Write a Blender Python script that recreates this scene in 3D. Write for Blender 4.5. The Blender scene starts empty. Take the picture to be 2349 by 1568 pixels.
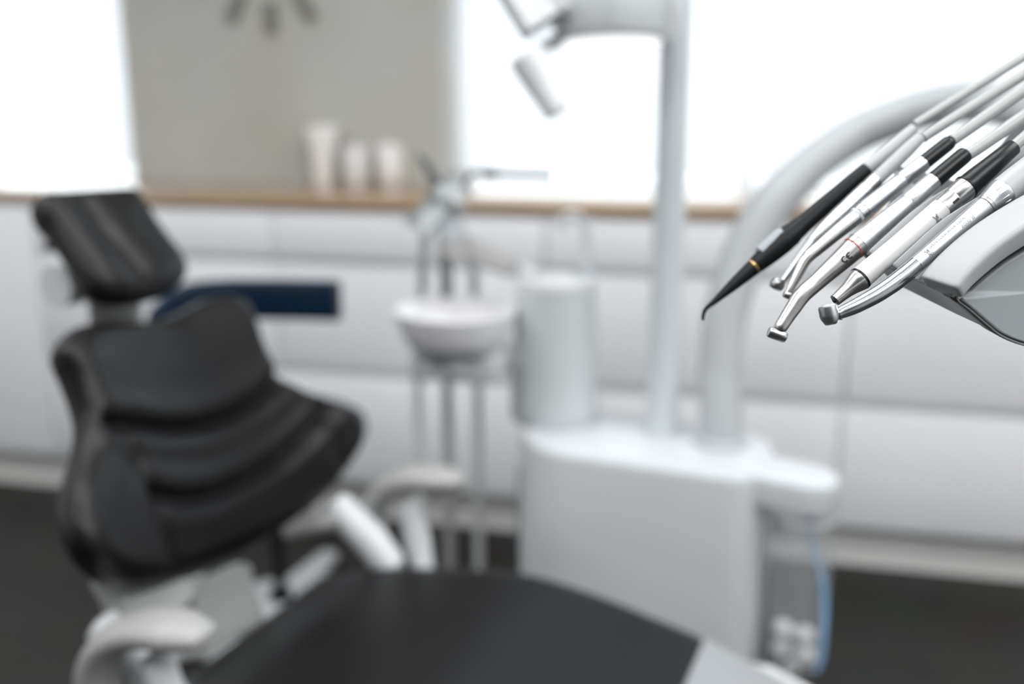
import bpy, bmesh, math, random
from mathutils import Vector, Matrix
random.seed(7)
sc = bpy.context.scene
COL = sc.collection
PI = math.pi
V = Vector

# ------------------------------------------------------------------ camera model
W, H, F = 2349.0, 1568.0, 2284.0
PIT, YAW, HC = math.radians(13.4), math.radians(13.3), 1.137
FW = V((-math.sin(YAW) * math.cos(PIT), math.cos(YAW) * math.cos(PIT), -math.sin(PIT)))
RT = V((math.cos(YAW), math.sin(YAW), 0))
UP = RT.cross(FW)
CAM = V((0, 0, HC))

def ray(x, y): return FW + RT * ((x - W / 2) / F) - UP * ((y - H / 2) / F)
def atD(x, y, d): return CAM + ray(x, y) * d
def atZ(x, y, z): r = ray(x, y); return CAM + r * ((z - HC) / r.z)
def atPlane(x, y, q, n): r = ray(x, y); return CAM + r * ((q - CAM).dot(n) / r.dot(n))

# chair axis frame: s along the chair, u across it (away from the camera), z up
CA = -math.radians(10)
AX = V((math.cos(CA), math.sin(CA), 0)); PX = V((-math.sin(CA), math.cos(CA), 0)); Z = V((0, 0, 1))
P0 = V((-.591, 1.104, 0))
def ch(s, u, z): return P0 + AX * s + PX * u + Z * z

# ------------------------------------------------------------------ materials
MATS = {}
def mat(name, col, rough=.5, metal=0., spec=.5, coat=0., noise=None, bump=None, trans=0., emit=None):
    m = bpy.data.materials.new(name); m.use_nodes = True
    nt = m.node_tree; b = nt.nodes['Principled BSDF']
    b.inputs['Base Color'].default_value = (*col, 1); b.inputs['Roughness'].default_value = rough
    b.inputs['Metallic'].default_value = metal; b.inputs['Specular IOR Level'].default_value = spec
    b.inputs['Coat Weight'].default_value = coat
    if trans: b.inputs['Transmission Weight'].default_value = trans
    if emit:
        b.inputs['Emission Color'].default_value = (*emit[0], 1); b.inputs['Emission Strength'].default_value = emit[1]
    tc = None
    if noise or bump:
        tc = nt.nodes.new('ShaderNodeTexCoord')
    if noise:                                   # (scale, colour 2)
        n = nt.nodes.new('ShaderNodeTexNoise'); n.inputs['Scale'].default_value = noise[0]
        n.inputs['Detail'].default_value = 6
        r = nt.nodes.new('ShaderNodeMix'); r.data_type = 'RGBA'
        r.inputs['A'].default_value = (*col, 1); r.inputs['B'].default_value = (*noise[1], 1)
        cr = nt.nodes.new('ShaderNodeMapRange'); cr.inputs['From Min'].default_value = .3; cr.inputs['From Max'].default_value = .7
        nt.links.new(tc.outputs['Object'], n.inputs['Vector'])
        nt.links.new(n.outputs['Fac'], cr.inputs['Value']); nt.links.new(cr.outputs['Result'], r.inputs['Factor'])
        nt.links.new(r.outputs['Result'], b.inputs['Base Color'])
    if bump:                                    # (scale, strength)
        n2 = nt.nodes.new('ShaderNodeTexNoise'); n2.inputs['Scale'].default_value = bump[0]; n2.inputs['Detail'].default_value = 4
        bp = nt.nodes.new('ShaderNodeBump'); bp.inputs['Strength'].default_value = bump[1]; bp.inputs['Distance'].default_value = .001
        nt.links.new(tc.outputs['Object'], n2.inputs['Vector'])
        nt.links.new(n2.outputs['Fac'], bp.inputs['Height']); nt.links.new(bp.outputs['Normal'], b.inputs['Normal'])
    MATS[name] = m
    return m

def clear_mat(name, tint, alpha, rough=.08):
    m = bpy.data.materials.new(name); m.use_nodes = True; nt = m.node_tree; nt.nodes.clear()
    o = nt.nodes.new('ShaderNodeOutputMaterial'); mx = nt.nodes.new('ShaderNodeMixShader')
    t = nt.nodes.new('ShaderNodeBsdfTransparent'); t.inputs['Color'].default_value = (*tint, 1)
    p = nt.nodes.new('ShaderNodeBsdfPrincipled'); p.inputs['Base Color'].default_value = (.82, .83, .84, 1); p.inputs['Roughness'].default_value = rough
    mx.inputs['Fac'].default_value = alpha
    nt.links.new(t.outputs[0], mx.inputs[1]); nt.links.new(p.outputs[0], mx.inputs[2]); nt.links.new(mx.outputs[0], o.inputs['Surface'])
    return m

WHITE = mat('white_plastic', (.68, .695, .71), .34, spec=.5)
WARMW = mat('warm_white_plastic', (.36, .358, .354), .38)
ARMW = mat('arm_grey_white_lacquer', (.48, .50, .515), .36)
UNITW = mat('unit_white_lacquer', (.60, .625, .645), .30, spec=.5)
SOFTW = mat('soft_grey_plastic', (.56, .575, .58), .4)
ALU = mat('matt_aluminium', (.60, .635, .645), .42, metal=.1)
POLE = mat('grey_painted_metal', (.58, .62, .64), .4, spec=.5)
STEEL = mat('satin_steel', (.53, .53, .52), .30, metal=1.)
SATIN = mat('satin_chrome_handpiece', (.57, .59, .61), .36, metal=1.)
FROST = mat('frosted_metal', (.58, .60, .625), .34, metal=1.)
FROSTN = mat('satin_neck_metal', (.52, .55, .575), .21, metal=1.)
DSTEEL = mat('dark_steel', (.34, .34, .34), .30, metal=1.)
BLACKP = mat('black_plastic', (.006, .007, .008), .32, spec=.3)
BLACKM = mat('matt_black_rubber', (.007, .008, .009), .45, spec=.22)
LEATHER = mat('charcoal_leather', (.0055, .0055, .0059), .40, spec=.32, bump=(320, .10))
NAVY = mat('navy_leather', (.002, .014, .034), .44, spec=.28, bump=(320, .10))
CABW = mat('cabinet_white_lacquer', (.83, .835, .855), .28, spec=.45)
CABG = mat('cabinet_groove_white', (.78, .79, .79), .45)
PLINTH = mat('plinth_grey_laminate', (.80, .80, .77), .4)
DARKWALL = mat('charcoal_wall_paint', (.04, .04, .042), .8)
WALLW = mat('white_wall_paint', (.82, .82, .81), .8, noise=(4, (.79, .79, .78)))
CEILW = mat('white_ceiling_paint', (.86, .86, .86), .85, noise=(5, (.84, .84, .84)))
TAUPE = mat('taupe_clock_enamel', (.19, .185, .165), .45)
REDR = mat('red_ring_enamel', (.62, .035, .018), .35)
GOLD = mat('brass_ring', (.55, .36, .15), .35, metal=1.)
INK = mat('grey_print', (.20, .205, .21), .5)
INKL = mat('light_grey_print', (.30, .31, .32), .5)
INKD = mat('black_print', (.012, .012, .012), .5)
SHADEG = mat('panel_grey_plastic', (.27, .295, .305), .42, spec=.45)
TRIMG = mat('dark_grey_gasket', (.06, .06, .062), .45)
SUCH = mat('pale_suction_hose', (.68, .695, .69), .4)
HINGEM = mat('hinge_grey_plastic', (.36, .365, .36), .4)
ARMG = mat('warm_grey_arm_plastic', (.44, .435, .43), .4)
TRAYW = mat('tray_white_plastic', (.40, .412, .425), .42, spec=.4)
BUTTON = mat('button_grey_plastic', (.33, .36, .38), .4)
HANDW = mat('handpiece_white_plastic', (.74, .735, .725), .36)
HOSE = mat('grey_silicone_hose', (.40, .415, .41), .38, spec=.5)
HOSEL = mat('pale_connector_silicone', (.44, .45, .455), .42)
TISSUE = mat('white_tissue_paper', (.86, .85, .83), .9)
BLUEP = mat('blue_polythene_strip', (.20, .36, .54), .4)
BOWLM = mat('milky_bowl_glass', (.78, .775, .79), .35, spec=.4)
CANW = mat('white_container_plastic', (.90, .90, .90), .4)
CANG = mat('grey_white_container_plastic', (.76, .76, .77), .4)
FOOTC = mat('light_grey_foot_cover_plastic', (.32, .335, .35), .30, spec=.5, noise=(7, (.29, .30, .31)))
LAMPM = mat('lamp_housing_grey', (.56, .585, .60), .36)
LENS = mat('lit_lamp_lens', (.86, .87, .88), .25, spec=.6, emit=((1, 1, 1), .9))
FRAMEW = mat('window_frame_white', (.8, .8, .8), .4)
BAGM = clear_mat('clear_bag_film', (.90, .91, .92), .22)
PANE = clear_mat('window_glass', (.97, .98, .98), .06, .02)
COVER = clear_mat('clear_cover', (.95, .95, .95), .25)

def concrete():
    m = mat('concrete_plaster', (.40, .40, .375), .7, spec=.3)
    nt = m.node_tree; b = nt.nodes['Principled BSDF']
    tc = nt.nodes.new('ShaderNodeTexCoord')
    n1 = nt.nodes.new('ShaderNodeTexNoise'); n1.inputs['Scale'].default_value = 2.6; n1.inputs['Detail'].default_value = 8; n1.inputs['Roughness'].default_value = .6
    n2 = nt.nodes.new('ShaderNodeTexNoise'); n2.inputs['Scale'].default_value = 5.0; n2.inputs['Detail'].default_value = 3
    cr = nt.nodes.new('ShaderNodeValToRGB')
    e = cr.color_ramp.elements
    e[0].position = .30; e[0].color = (.43, .435, .41, 1)
    e[1].position = .72; e[1].color = (.55, .56, .545, 1)
    k = cr.color_ramp.elements.new(.5); k.color = (.49, .495, .47, 1)
    mx = nt.nodes.new('ShaderNodeMix'); mx.data_type = 'RGBA'; mx.inputs['Factor'].default_value = .35
    cr2 = nt.nodes.new('ShaderNodeValToRGB'); f = cr2.color_ramp.elements
    f[0].position = .38; f[0].color = (.44, .42, .36, 1); f[1].position = .62; f[1].color = (.43, .445, .435, 1)
    nt.links.new(tc.outputs['Object'], n1.inputs['Vector']); nt.links.new(tc.outputs['Object'], n2.inputs['Vector'])
    nt.links.new(n1.outputs['Fac'], cr.inputs['Fac']); nt.links.new(n2.outputs['Fac'], cr2.inputs['Fac'])
    nt.links.new(cr.outputs['Color'], mx.inputs['A']); nt.links.new(cr2.outputs['Color'], mx.inputs['B'])
    nt.links.new(mx.outputs['Result'], b.inputs['Base Color'])
    return m
CONC = concrete()

def wood():
    m = mat('oak_worktop', (.42, .28, .16), .05, spec=1.)
    nt = m.node_tree; b = nt.nodes['Principled BSDF']
    tc = nt.nodes.new('ShaderNodeTexCoord'); mp = nt.nodes.new('ShaderNodeMapping'); mp.inputs['Scale'].default_value = (1.2, 14, 14)
    n = nt.nodes.new('ShaderNodeTexNoise'); n.inputs['Scale'].default_value = 3; n.inputs['Detail'].default_value = 8
    cr = nt.nodes.new('ShaderNodeValToRGB'); e = cr.color_ramp.elements
    e[0].position = .3; e[0].color = (.30, .19, .095, 1); e[1].position = .7; e[1].color = (.47, .32, .18, 1)
    nt.links.new(tc.outputs['Object'], mp.inputs['Vector']); nt.links.new(mp.outputs[0], n.inputs['Vector'])
    nt.links.new(n.outputs['Fac'], cr.inputs['Fac']); nt.links.new(cr.outputs['Color'], b.inputs['Base Color'])
    return m
WOOD = wood()

def floor_mat():
    m = mat('dark_floor_tiles', (.03, .03, .027), .5, spec=.25)
    nt = m.node_tree; b = nt.nodes['Principled BSDF']
    tc = nt.nodes.new('ShaderNodeTexCoord')
    br = nt.nodes.new('ShaderNodeTexBrick'); br.offset = 0; br.inputs['Scale'].default_value = 1
    br.inputs['Brick Width'].default_value = .6; br.inputs['Row Height'].default_value = .6; br.inputs['Mortar Size'].default_value = .0025
    br.inputs['Color1'].default_value = (.024, .024, .021, 1); br.inputs['Color2'].default_value = (.028, .028, .025, 1); br.inputs['Mortar'].default_value = (.045, .045, .04, 1)
    n = nt.nodes.new('ShaderNodeTexNoise'); n.inputs['Scale'].default_value = 6; n.inputs['Detail'].default_value = 6
    mx = nt.nodes.new('ShaderNodeMix'); mx.data_type = 'RGBA'; mx.blend_type = 'MULTIPLY'; mx.inputs['Factor'].default_value = .5
    nt.links.new(tc.outputs['Object'], br.inputs['Vector']); nt.links.new(tc.outputs['Object'], n.inputs['Vector'])
    nt.links.new(br.outputs['Color'], mx.inputs['A']); nt.links.new(n.outputs['Color'], mx.inputs['B'])
    nt.links.new(mx.outputs['Result'], b.inputs['Base Color'])
    return m
FLOOR = floor_mat()

def blind_mat():
    m = bpy.data.materials.new('roller_blind_fabric'); m.use_nodes = True; nt = m.node_tree; nt.nodes.clear()
    o = nt.nodes.new('ShaderNodeOutputMaterial'); ad = nt.nodes.new('ShaderNodeAddShader')
    d = nt.nodes.new('ShaderNodeBsdfDiffuse'); d.inputs['Color'].default_value = (.36, .36, .36, 1)
    t = nt.nodes.new('ShaderNodeBsdfTranslucent'); t.inputs['Color'].default_value = (.56, .57, .58, 1)
    nt.links.new(d.outputs[0], ad.inputs[0]); nt.links.new(t.outputs[0], ad.inputs[1]); nt.links.new(ad.outputs[0], o.inputs['Surface'])
    return m
BLIND = blind_mat()

# ------------------------------------------------------------------ object helpers
def tag(o, label=None, cat=None, group=None, kind=None):
    if label: o['label'] = label
    if cat: o['category'] = cat
    if group: o['group'] = group
    if kind: o['kind'] = kind
    return o

def finish(name, bm, m, smooth=True, angle=38):
    bmesh.ops.recalc_face_normals(bm, faces=bm.faces)
    me = bpy.data.meshes.new(name); bm.to_mesh(me); bm.free()
    me.materials.append(m)
    if smooth:
        me.polygons.foreach_set('use_smooth', [True] * len(me.polygons))
        me.set_sharp_from_angle(angle=math.radians(angle))
    return me

def root_loc(o):
    while o.parent is not None: o = o.parent
    return o.location.copy()

def part(name, bm, m, parent, label=None, smooth=True, angle=38):
    """a mesh (vertices given in world space) as a child of parent"""
    L = root_loc(parent)
    bmesh.ops.translate(bm, verts=bm.verts, vec=-L)
    o = bpy.data.objects.new(name, finish(name, bm, m, smooth, angle)); COL.objects.link(o)
    o.parent = parent
    if label: o['label'] = label
    return o

def solo(name, bm, m, label=None, cat=None, group=None, kind=None, smooth=True, angle=38):
    """a top-level thing that is one mesh; origin at its base"""
    lo = V((min(v.co.x for v in bm.verts), min(v.co.y for v in bm.verts), min(v.co.z for v in bm.verts)))
    hi = V((max(v.co.x for v in bm.verts), max(v.co.y for v in bm.verts), max(v.co.z for v in bm.verts)))
    L = V(((lo.x + hi.x) / 2, (lo.y + hi.y) / 2, lo.z))
    bmesh.ops.translate(bm, verts=bm.verts, vec=-L)
    o = bpy.data.objects.new(name, finish(name, bm, m, smooth, angle)); COL.objects.link(o)
    o.location = L
    return tag(o, label, cat, group, kind)

def thing(name, loc, label, cat, group=None):
    o = bpy.data.objects.new(name, None); COL.objects.link(o); o.location = loc
    o.empty_display_size = .05
    return tag(o, label, cat, group)

def copy_tree(o, parent=None):
    c = o.copy(); COL.objects.link(c)
    if parent is not None: c.parent = parent
    for k in list(o.children): copy_tree(k, c)
    return c

# ------------------------------------------------------------------ mesh helpers
def BM(): return bmesh.new()

def box(bm, lo, hi, bev=0., seg=2, mtx=None):
    r = bmesh.ops.create_cube(bm, size=1)
    vs = r['verts']
    for v in vs:
        v.co = V((lo[0] + (v.co.x + .5) * (hi[0] - lo[0]), lo[1] + (v.co.y + .5) * (hi[1] - lo[1]), lo[2] + (v.co.z + .5) * (hi[2] - lo[2])))
        if mtx is not None: v.co = mtx @ v.co
    if bev:
        es = list({e for v in vs for e in v.link_edges})
        bmesh.ops.bevel(bm, geom=es, offset=bev, segments=seg, affect='EDGES', profile=.5)
    return bm

def frames(pts):
    """parallel-transported frames along a polyline"""
    n = len(pts); T = []
    for i in range(n):
        a = pts[max(0, i - 1)]; b = pts[min(n - 1, i + 1)]
        d = b - a
        j = i
        while d.length < 1e-7 and j < n - 1: j += 1; d = pts[j] - a
        T.append(d.normalized() if d.length > 1e-9 else T[-1])
    ref = Z if abs(T[0].dot(Z)) < .9 else V((1, 0, 0))
    N = [(ref - T[0] * ref.dot(T[0])).normalized()]
    for i in range(1, n):
        v = N[-1] - T[i] * N[-1].dot(T[i]); N.append(v.normalized())
    return T, N

def tube(bm, pts, rad, seg=24, cap=True, flat=None, up=None):
    """round (or flattened: flat = ratio along the side) tube; rad number or list"""
    pts = [V(p) for p in pts]
    if not isinstance(rad, (list, tuple)): rad = [rad] * len(pts)
    T, N = frames(pts)
    rings = []
    for p, t, n, r in zip(pts, T, N, rad):
        if up is not None:
            n = (up - t * up.dot(t)).normalized()
        b = t.cross(n); ring = []
        for k in range(seg):
            a = 2 * PI * k / seg
            ring.append(bm.verts.new(p + n * (math.cos(a) * r) + b * (math.sin(a) * r * (flat or 1))))
        rings.append(ring)
    for A, B in zip(rings, rings[1:]):
        for k in range(seg):
            bm.faces.new((A[k], A[(k + 1) % seg], B[(k + 1) % seg], B[k]))
    if cap:
        for ring, q in ((rings[0], pts[0]), (rings[-1], pts[-1])):
            c = bm.verts.new(q)
            for k in range(seg): bm.faces.new((ring[k], ring[(k + 1) % seg], c))
    return bm

def lathe(bm, base, axis, prof, seg=40, capends=True):
    """prof: (distance along axis, radius)"""
    axis = V(axis).normalized()
    pts = [V(base) + axis * h for h, r in prof]
    ref = V((1, 0, 0)) if abs(axis.x) < .8 else V((0, 1, 0))
    n = (ref - axis * ref.dot(axis)).normalized(); b = axis.cross(n)
    rings = []
    for (h, r), q in zip(prof, pts):
        rings.append([bm.verts.new(q + (n * math.cos(2 * PI * k / seg) + b * math.sin(2 * PI * k / seg)) * max(r, 1e-5)) for k in range(seg)])
    for A, B in zip(rings, rings[1:]):
        for k in range(seg): bm.faces.new((A[k], A[(k + 1) % seg], B[(k + 1) % seg], B[k]))
    if capends:
        for ring, q in ((rings[0], pts[0]), (rings[-1], pts[-1])):
            c = bm.verts.new(q)
            for k in range(seg): bm.faces.new((ring[k], ring[(k + 1) % seg], c))
    return bm

def loft(bm, rings, cap=True, closed=True):
    R = [[bm.verts.new(p) for p in r] for r in rings]
    n = len(R[0])
    for A, B in zip(R, R[1:]):
        for k in range(n if closed else n - 1):
            bm.faces.new((A[k], A[(k + 1) % n], B[(k + 1) % n], B[k]))
    if cap:
        for r in (R[0], R[-1]):
            c = V((0, 0, 0))
            for v in r: c += v.co
            cv = bm.verts.new(c / n)
            for k in range(n): bm.faces.new((r[k], r[(k + 1) % n], cv))
    return bm

def spline(ctrl, n, closed=False):
    """Catmull-Rom through control points (Vectors of any size, or tuples)"""
    P = [V(c) for c in ctrl]; m = len(P); out = []
    segs = m if closed else m - 1
    for i in range(n):
        t = i / n * segs if closed else i / (n - 1) * segs
        k = min(int(t), segs - 1); f = t - k
        if closed: a, b, c, d = P[(k - 1) % m], P[k], P[(k + 1) % m], P[(k + 2) % m]
        else: a, b, c, d = P[max(k - 1, 0)], P[k], P[k + 1], P[min(k + 2, m - 1)]
        out.append(.5 * ((2 * b) + (c - a) * f + (2 * a - 5 * b + 4 * c - d) * f * f + (3 * b - a - 3 * c + d) * f ** 3))
    return out

def prism(bm, outline, z0, z1, bev=.0, to=None):
    """outline: 2-D points; to(x, y, z) places them; a rounded top and bottom rim of size bev"""
    to = to or (lambda x, y, z: V((x, y, z)))
    cx = sum(p[0] for p in outline) / len(outline); cy = sum(p[1] for p in outline) / len(outline)
    def inset(d):
        out = []; n = len(outline)
        for i in range(n):
            a = V(outline[i - 1][:2]) if not isinstance(outline[0], Vector) else outline[i - 1].to_2d()
            p = V(outline[i][:2]) if not isinstance(outline[0], Vector) else outline[i].to_2d()
            b = V(outline[(i + 1) % n][:2]) if not isinstance(outline[0], Vector) else outline[(i + 1) % n].to_2d()
            t = (b - a).normalized(); nn = V((-t.y, t.x))
            if nn.dot(V((cx, cy)) - p) < 0: nn = -nn
            out.append(p + nn * d)
        return out
    lev = []
    if bev:
        for k in range(5):
            a = PI / 2 * k / 4; lev.append((bev * (1 - math.sin(a)), z0 + bev * (1 - math.cos(a))))
        for k in range(5):
            a = PI / 2 * k / 4; lev.append((bev * (1 - math.cos(a)), z1 - bev * (1 - math.sin(a))))
    else: lev = [(0, z0), (0, z1)]
    return loft(bm, [[to(p.x, p.y, z) for p in inset(d)] for d, z in lev])

def rrect(x0, y0, x1, y1, rads, n=8):
    """rounded rectangle, rads for corners (x0,y0),(x1,y0),(x1,y1),(x0,y1)"""
    out = []
    for (cx, cy, a0), r in zip(((x0, y0, PI), (x1, y0, 1.5 * PI), (x1, y1, 0), (x0, y1, .5 * PI)), rads):
        ox = cx + (r if cx == x0 else -r); oy = cy + (r if cy == y0 else -r)
        for k in range(n + 1):
            a = a0 + PI / 2 * k / n
            out.append(V((ox + r * math.cos(a), oy + r * math.sin(a))))
    return out

class Frame:
    """a leaning pad plane: u across, v up the pad, n out of its face"""
    def __init__(s, q, lean, surf=None):
        L = math.radians(lean)
        s.q = q; s.u = PX; s.v = AX * -math.sin(L) + Z * math.cos(L); s.n = AX * math.cos(L) + Z * math.sin(L)
        s.surf = surf or (lambda u, v: 0.)
    def px(s, x, y):
        off = 0.
        for _ in range(6):
            w = atPlane(x, y, s.q + s.n * off, s.n) - s.q
            u, v = w.dot(s.u), w.dot(s.v); off = s.surf(u, v)
        return V((u, v))
    def pt(s, u, v, h): return s.q + s.u * u + s.v * v + s.n * h

def pad(bm, fr, outline, T, R, N=200, K=36, extra=None, back=None, puff=0.):
    """closed cushion over a star-shaped outline (u,v): rounded rim, thickness T"""
    ol = spline([(p[0], p[1], 0) for p in outline], N, True)
    c = V((0, 0, 0))
    for p in ol: c += p
    c /= N
    F_, B_ = [], []
    for k in range(K):
        f = 1 - (k / K) ** 1.15
        fr_, br_ = [], []
        for p in ol:
            q = c + (p - c) * f
            e = (p - c).length * (1 - f)
            h = T / 2 * math.sqrt(max(0, 1 - (1 - min(e / R, 1)) ** 2))
            s0 = fr.surf(q.x, q.y)
            hf = s0 + h + puff * min(e / .08, 1) ** .7 + (extra(q.x, q.y) * min(e / .012, 1) if extra else 0)
            fr_.append(fr.pt(q.x, q.y, hf)); br_.append(fr.pt(q.x, q.y, s0 - h * (back or 1)))
        F_.append(fr_); B_.append(br_)
    front = [[bm.verts.new(p) for p in r] for r in F_]
    backr = [front[0]] + [[bm.verts.new(p) for p in r] for r in B_[1:]]
    for R_ in (front, backr):
        for A, B in zip(R_, R_[1:]):
            for k in range(N): bm.faces.new((A[k], A[(k + 1) % N], B[(k + 1) % N], B[k]))
        cc = V((0, 0, 0))
        for v in R_[-1]: cc += v.co
        cv = bm.verts.new(cc / N)
        for k in range(N): bm.faces.new((R_[-1][k], R_[-1][(k + 1) % N], cv))
    return bm

def seg_dist(p, a, b):
    d = b - a; t = max(0, min(1, (p - a).dot(d) / max(d.length_squared, 1e-12)))
    return (p - a - d * t).length

# ================================================================== THE ROOM
YF = 2.42            # cabinet fronts
YW = 2.93            # room face of the back wall
XL, XR, YB, ZC = -3.6, 2.6, -2.6, 2.7
b = BM(); box(b, (XL - .1, YB - .1, -.08), (XR + .1, YW + .3, 0)); solo('floor', b, FLOOR, kind='structure', smooth=False)
b = BM(); box(b, (XL - .1, YB - .1, ZC), (XR + .1, YW + .3, ZC + .1)); solo('ceiling', b, CEILW, kind='structure', smooth=False)
b = BM(); box(b, (XL - .1, YB, 0), (XL, YW, ZC)); solo('wall_left', b, WALLW, kind='structure', smooth=False)
b = BM(); box(b, (XR, YB, 0), (XR + .1, YW, ZC)); solo('wall_right', b, WALLW, kind='structure', smooth=False)
b = BM(); box(b, (XL - .1, YB - .1, 0), (XR + .1, YB, ZC)); solo('wall_front', b, DARKWALL, kind='structure', smooth=False)
WX = ((-3.35, -1.965), (-.905, 1.75)); WZ0, WZ1 = .896, 2.35
b = BM()
box(b, (XL - .1, YW, 0), (XR + .1, YW + .22, WZ0)); box(b, (XL - .1, YW, WZ1), (XR + .1, YW + .22, ZC))
for x0, x1 in ((XL - .1, WX[0][0]), (WX[0][1], WX[1][0]), (WX[1][1], XR + .1)): box(b, (x0, YW, WZ0), (x1, YW + .22, WZ1))
solo('wall_back', b, CONC, kind='structure', smooth=False)
for i, (x0, x1) in enumerate(WX):
    w = thing('window_%d' % (i + 1), V(((x0 + x1) / 2, YW + .16, WZ0)), None, None); w['kind'] = 'structure'
    b = BM(); y0, y1 = YW + .13, YW + .19; t = .05
    box(b, (x0, y0 + .01, WZ0), (x1, y1, WZ0 + .008), .002); box(b, (x0, y0, WZ1 - t), (x1, y1, WZ1), .004)
    n = 2 if i == 0 else 3
    for k in range(n + 1):
        xm = x0 + (x1 - x0 - t) * k / n; box(b, (xm, y0, WZ0 + .012), (xm + t, y1, WZ1 - t), .004)
    part('window_frame', b, FRAMEW, w)
    b = BM(); box(b, (x0 + .01, YW + .157, WZ0 + .01), (x1 - .01, YW + .163, WZ1 - .01)); part('pane', b, PANE, w, smooth=False)
    b = BM(); box(b, (x0, YW + .001, WZ0 - .004), (x1, y0, WZ0 + .004), .002); part('window_sill', b, FRAMEW, w)
    r = thing('roller_blind', V(((x0 + x1) / 2, YW + .09, .945)),
              ('white roller blind over the window left of the concrete pier', 'wide white roller blind over the large window behind the lamp pole')[i], 'blind', 'lowered roller blinds')
    b = BM(); box(b, (x0 + .012, YW + .089, .955), (x1 - .012, YW + .0905, 2.29)); part('blind_fabric', b, BLIND, r, smooth=False)
    b = BM(); box(b, (x0 + .012, YW + .0895, .938), (x1 - .012, YW + .0900, .9548)); part('bottom_hem', b, BLIND, r, smooth=False)
    b = BM(); tube(b, [(x0 + .012, YW + .09, 2.315), (x1 - .012, YW + .09, 2.315)], .028); part('roller_tube', b, CANW, r)

# ---- wall clock
ck = thing('wall_clock', V((-1.452, YW, 1.60)), 'frameless wall clock of taupe hour bars stuck on the concrete pier', 'clock')
cc = V((-1.448, YW - .006, 1.624))
for k in range(12):
    a = PI / 6 * k; d = V((math.sin(a), 0, math.cos(a))); e = V((math.cos(a), 0, -math.sin(a)))
    b = BM(); M = Matrix((( e.x, 0, d.x, cc.x), (0, 1, 0, cc.y), (e.z, 0, d.z, cc.z), (0, 0, 0, 1)))
    box(b, (-.0165, -.006, .186), (.0165, .005, .272), .002, 1, M); part('hour_marker', b, TAUPE, ck)
b = BM(); lathe(b, cc + V((0, .005, 0)), (0, -1, 0), [(0, .035), (.018, .035), (.02, .032)]); part('clock_hub', b, TAUPE, ck)
for nm, a, ln, wd in (('hour_hand', 2.2, .13, .012), ('minute_hand', .3, .19, .008)):
    d = V((math.sin(a), 0, math.cos(a))); e = V((math.cos(a), 0, -math.sin(a)))
    M = Matrix(((e.x, 0, d.x, cc.x), (0, 1, 0, cc.y), (e.z, 0, d.z, cc.z), (0, 0, 0, 1)))
    b = BM(); box(b, (-wd, -.02, -.03), (wd, -.015, ln), .001, 1, M); part(nm, b, TAUPE, ck)

# ---- base cabinets
def drawer_unit(x0, w, label):
    t = thing('drawer_cabinet', V((x0 + w / 2, (YF + YW) / 2, 0)), label, 'cabinet', 'white handleless drawer cabinets under the worktop')
    g = .0025
    b = BM(); box(b, (x0, YF + .028, .105), (x0 + w, YW - .005, .872)); part('carcass', b, CABG, t, smooth=False)
    b = BM(); box(b, (x0, YF + .05, 0), (x0 + w, YF + .066, .106)); part('plinth', b, PLINTH, t, smooth=False)
    for z0, z1 in ((.746, .866), (.446, .721), (.122, .421)):
        b = BM(); box(b, (x0 + g, YF, z0), (x0 + w - g, YF + .0275, z1), .002); part('drawer', b, CABW, t)
    return t
cab = drawer_unit(-1.958, .735, 'white three-drawer cabinet behind the chair headrest, beside the plain-door cabinet')
labs = {-1.223: 'white three-drawer cabinet behind the spittoon bowl and suction hoses', -.488: 'white three-drawer cabinet behind the lamp pole and curved tray arm',
        .247: 'white three-drawer cabinet right of the bottle bracket, under the instruments', .982: 'white three-drawer cabinet at the right end of the row'}
for x0, lb in labs.items():
    if x0 > .9: continue
    c = copy_tree(cab); c.location.x = x0 + .735 / 2; c['label'] = lb
t = thing('door_cabinet', V((-2.33, (YF + YW) / 2, 0)), 'white plain-door cabinet left of the dental chair headrest', 'cabinet')
b = BM(); box(b, (-2.70, YF + .028, .105), (-1.9605, YW - .005, .872)); part('carcass', b, CABG, t, smooth=False)
b = BM(); box(b, (-2.70, YF + .05, 0), (-1.9605, YF + .066, .106)); part('plinth', b, PLINTH, t, smooth=False)
b = BM(); box(b, (-2.698, YF, .122), (-1.963, YF + .0275, .866), .002); part('door', b, CABW, t)
b = BM(); box(b, (-2.72, YF - .012, .876), (1.0, YW - .002, .900), .002)
solo('countertop', b, WOOD, 'long oak worktop running over the white cabinets below the windows', 'countertop')

# ---- containers on the worktop
q = atZ(738, 424, .9)
b = BM(); lathe(b, (q.x, q.y + .02, .9002), Z, [(0, .030), (.004, .032), (.09, .034), (.155, .049), (.172, .050), (.174, .046), (.165, .043), (.16, .02)])
solo('cup_dispenser', b, CANW, 'tallest white container, flared at the top, on the oak worktop', 'container', 'white containers on the worktop')
q = atZ(818, 424, .9)
t = thing('canister', V((q.x, q.y, .9)), 'grey-white canister between the tall flared one and the bright one', 'container', 'white containers on the worktop')
b = BM(); lathe(b, (q.x, q.y, .9002), Z, [(0, .036), (.004, .039), (.10, .039), (.104, .037)]); part('body', b, CANG, t)
b = BM(); lathe(b, (q.x, q.y, 1.0045), Z, [(0, .040), (.010, .040), (.013, .036), (.0135, .012), (.02, .012)]); part('lid', b, CANG, t)
q = atZ(896, 421, .9)
t = thing('canister', V((q.x, q.y, .9)), 'brightest white canister, last of the three toward the suction holder', 'container', 'white containers on the worktop')
b = BM(); lathe(b, (q.x, q.y, .9002), Z, [(0, .040), (.004, .043), (.095, .043), (.099, .041)]); part('body', b, CANW, t)
b = BM(); lathe(b, (q.x, q.y, .9995), Z, [(0, .044), (.012, .044), (.016, .040), (.0165, .014), (.022, .014)]); part('lid', b, CANW, t)

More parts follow.
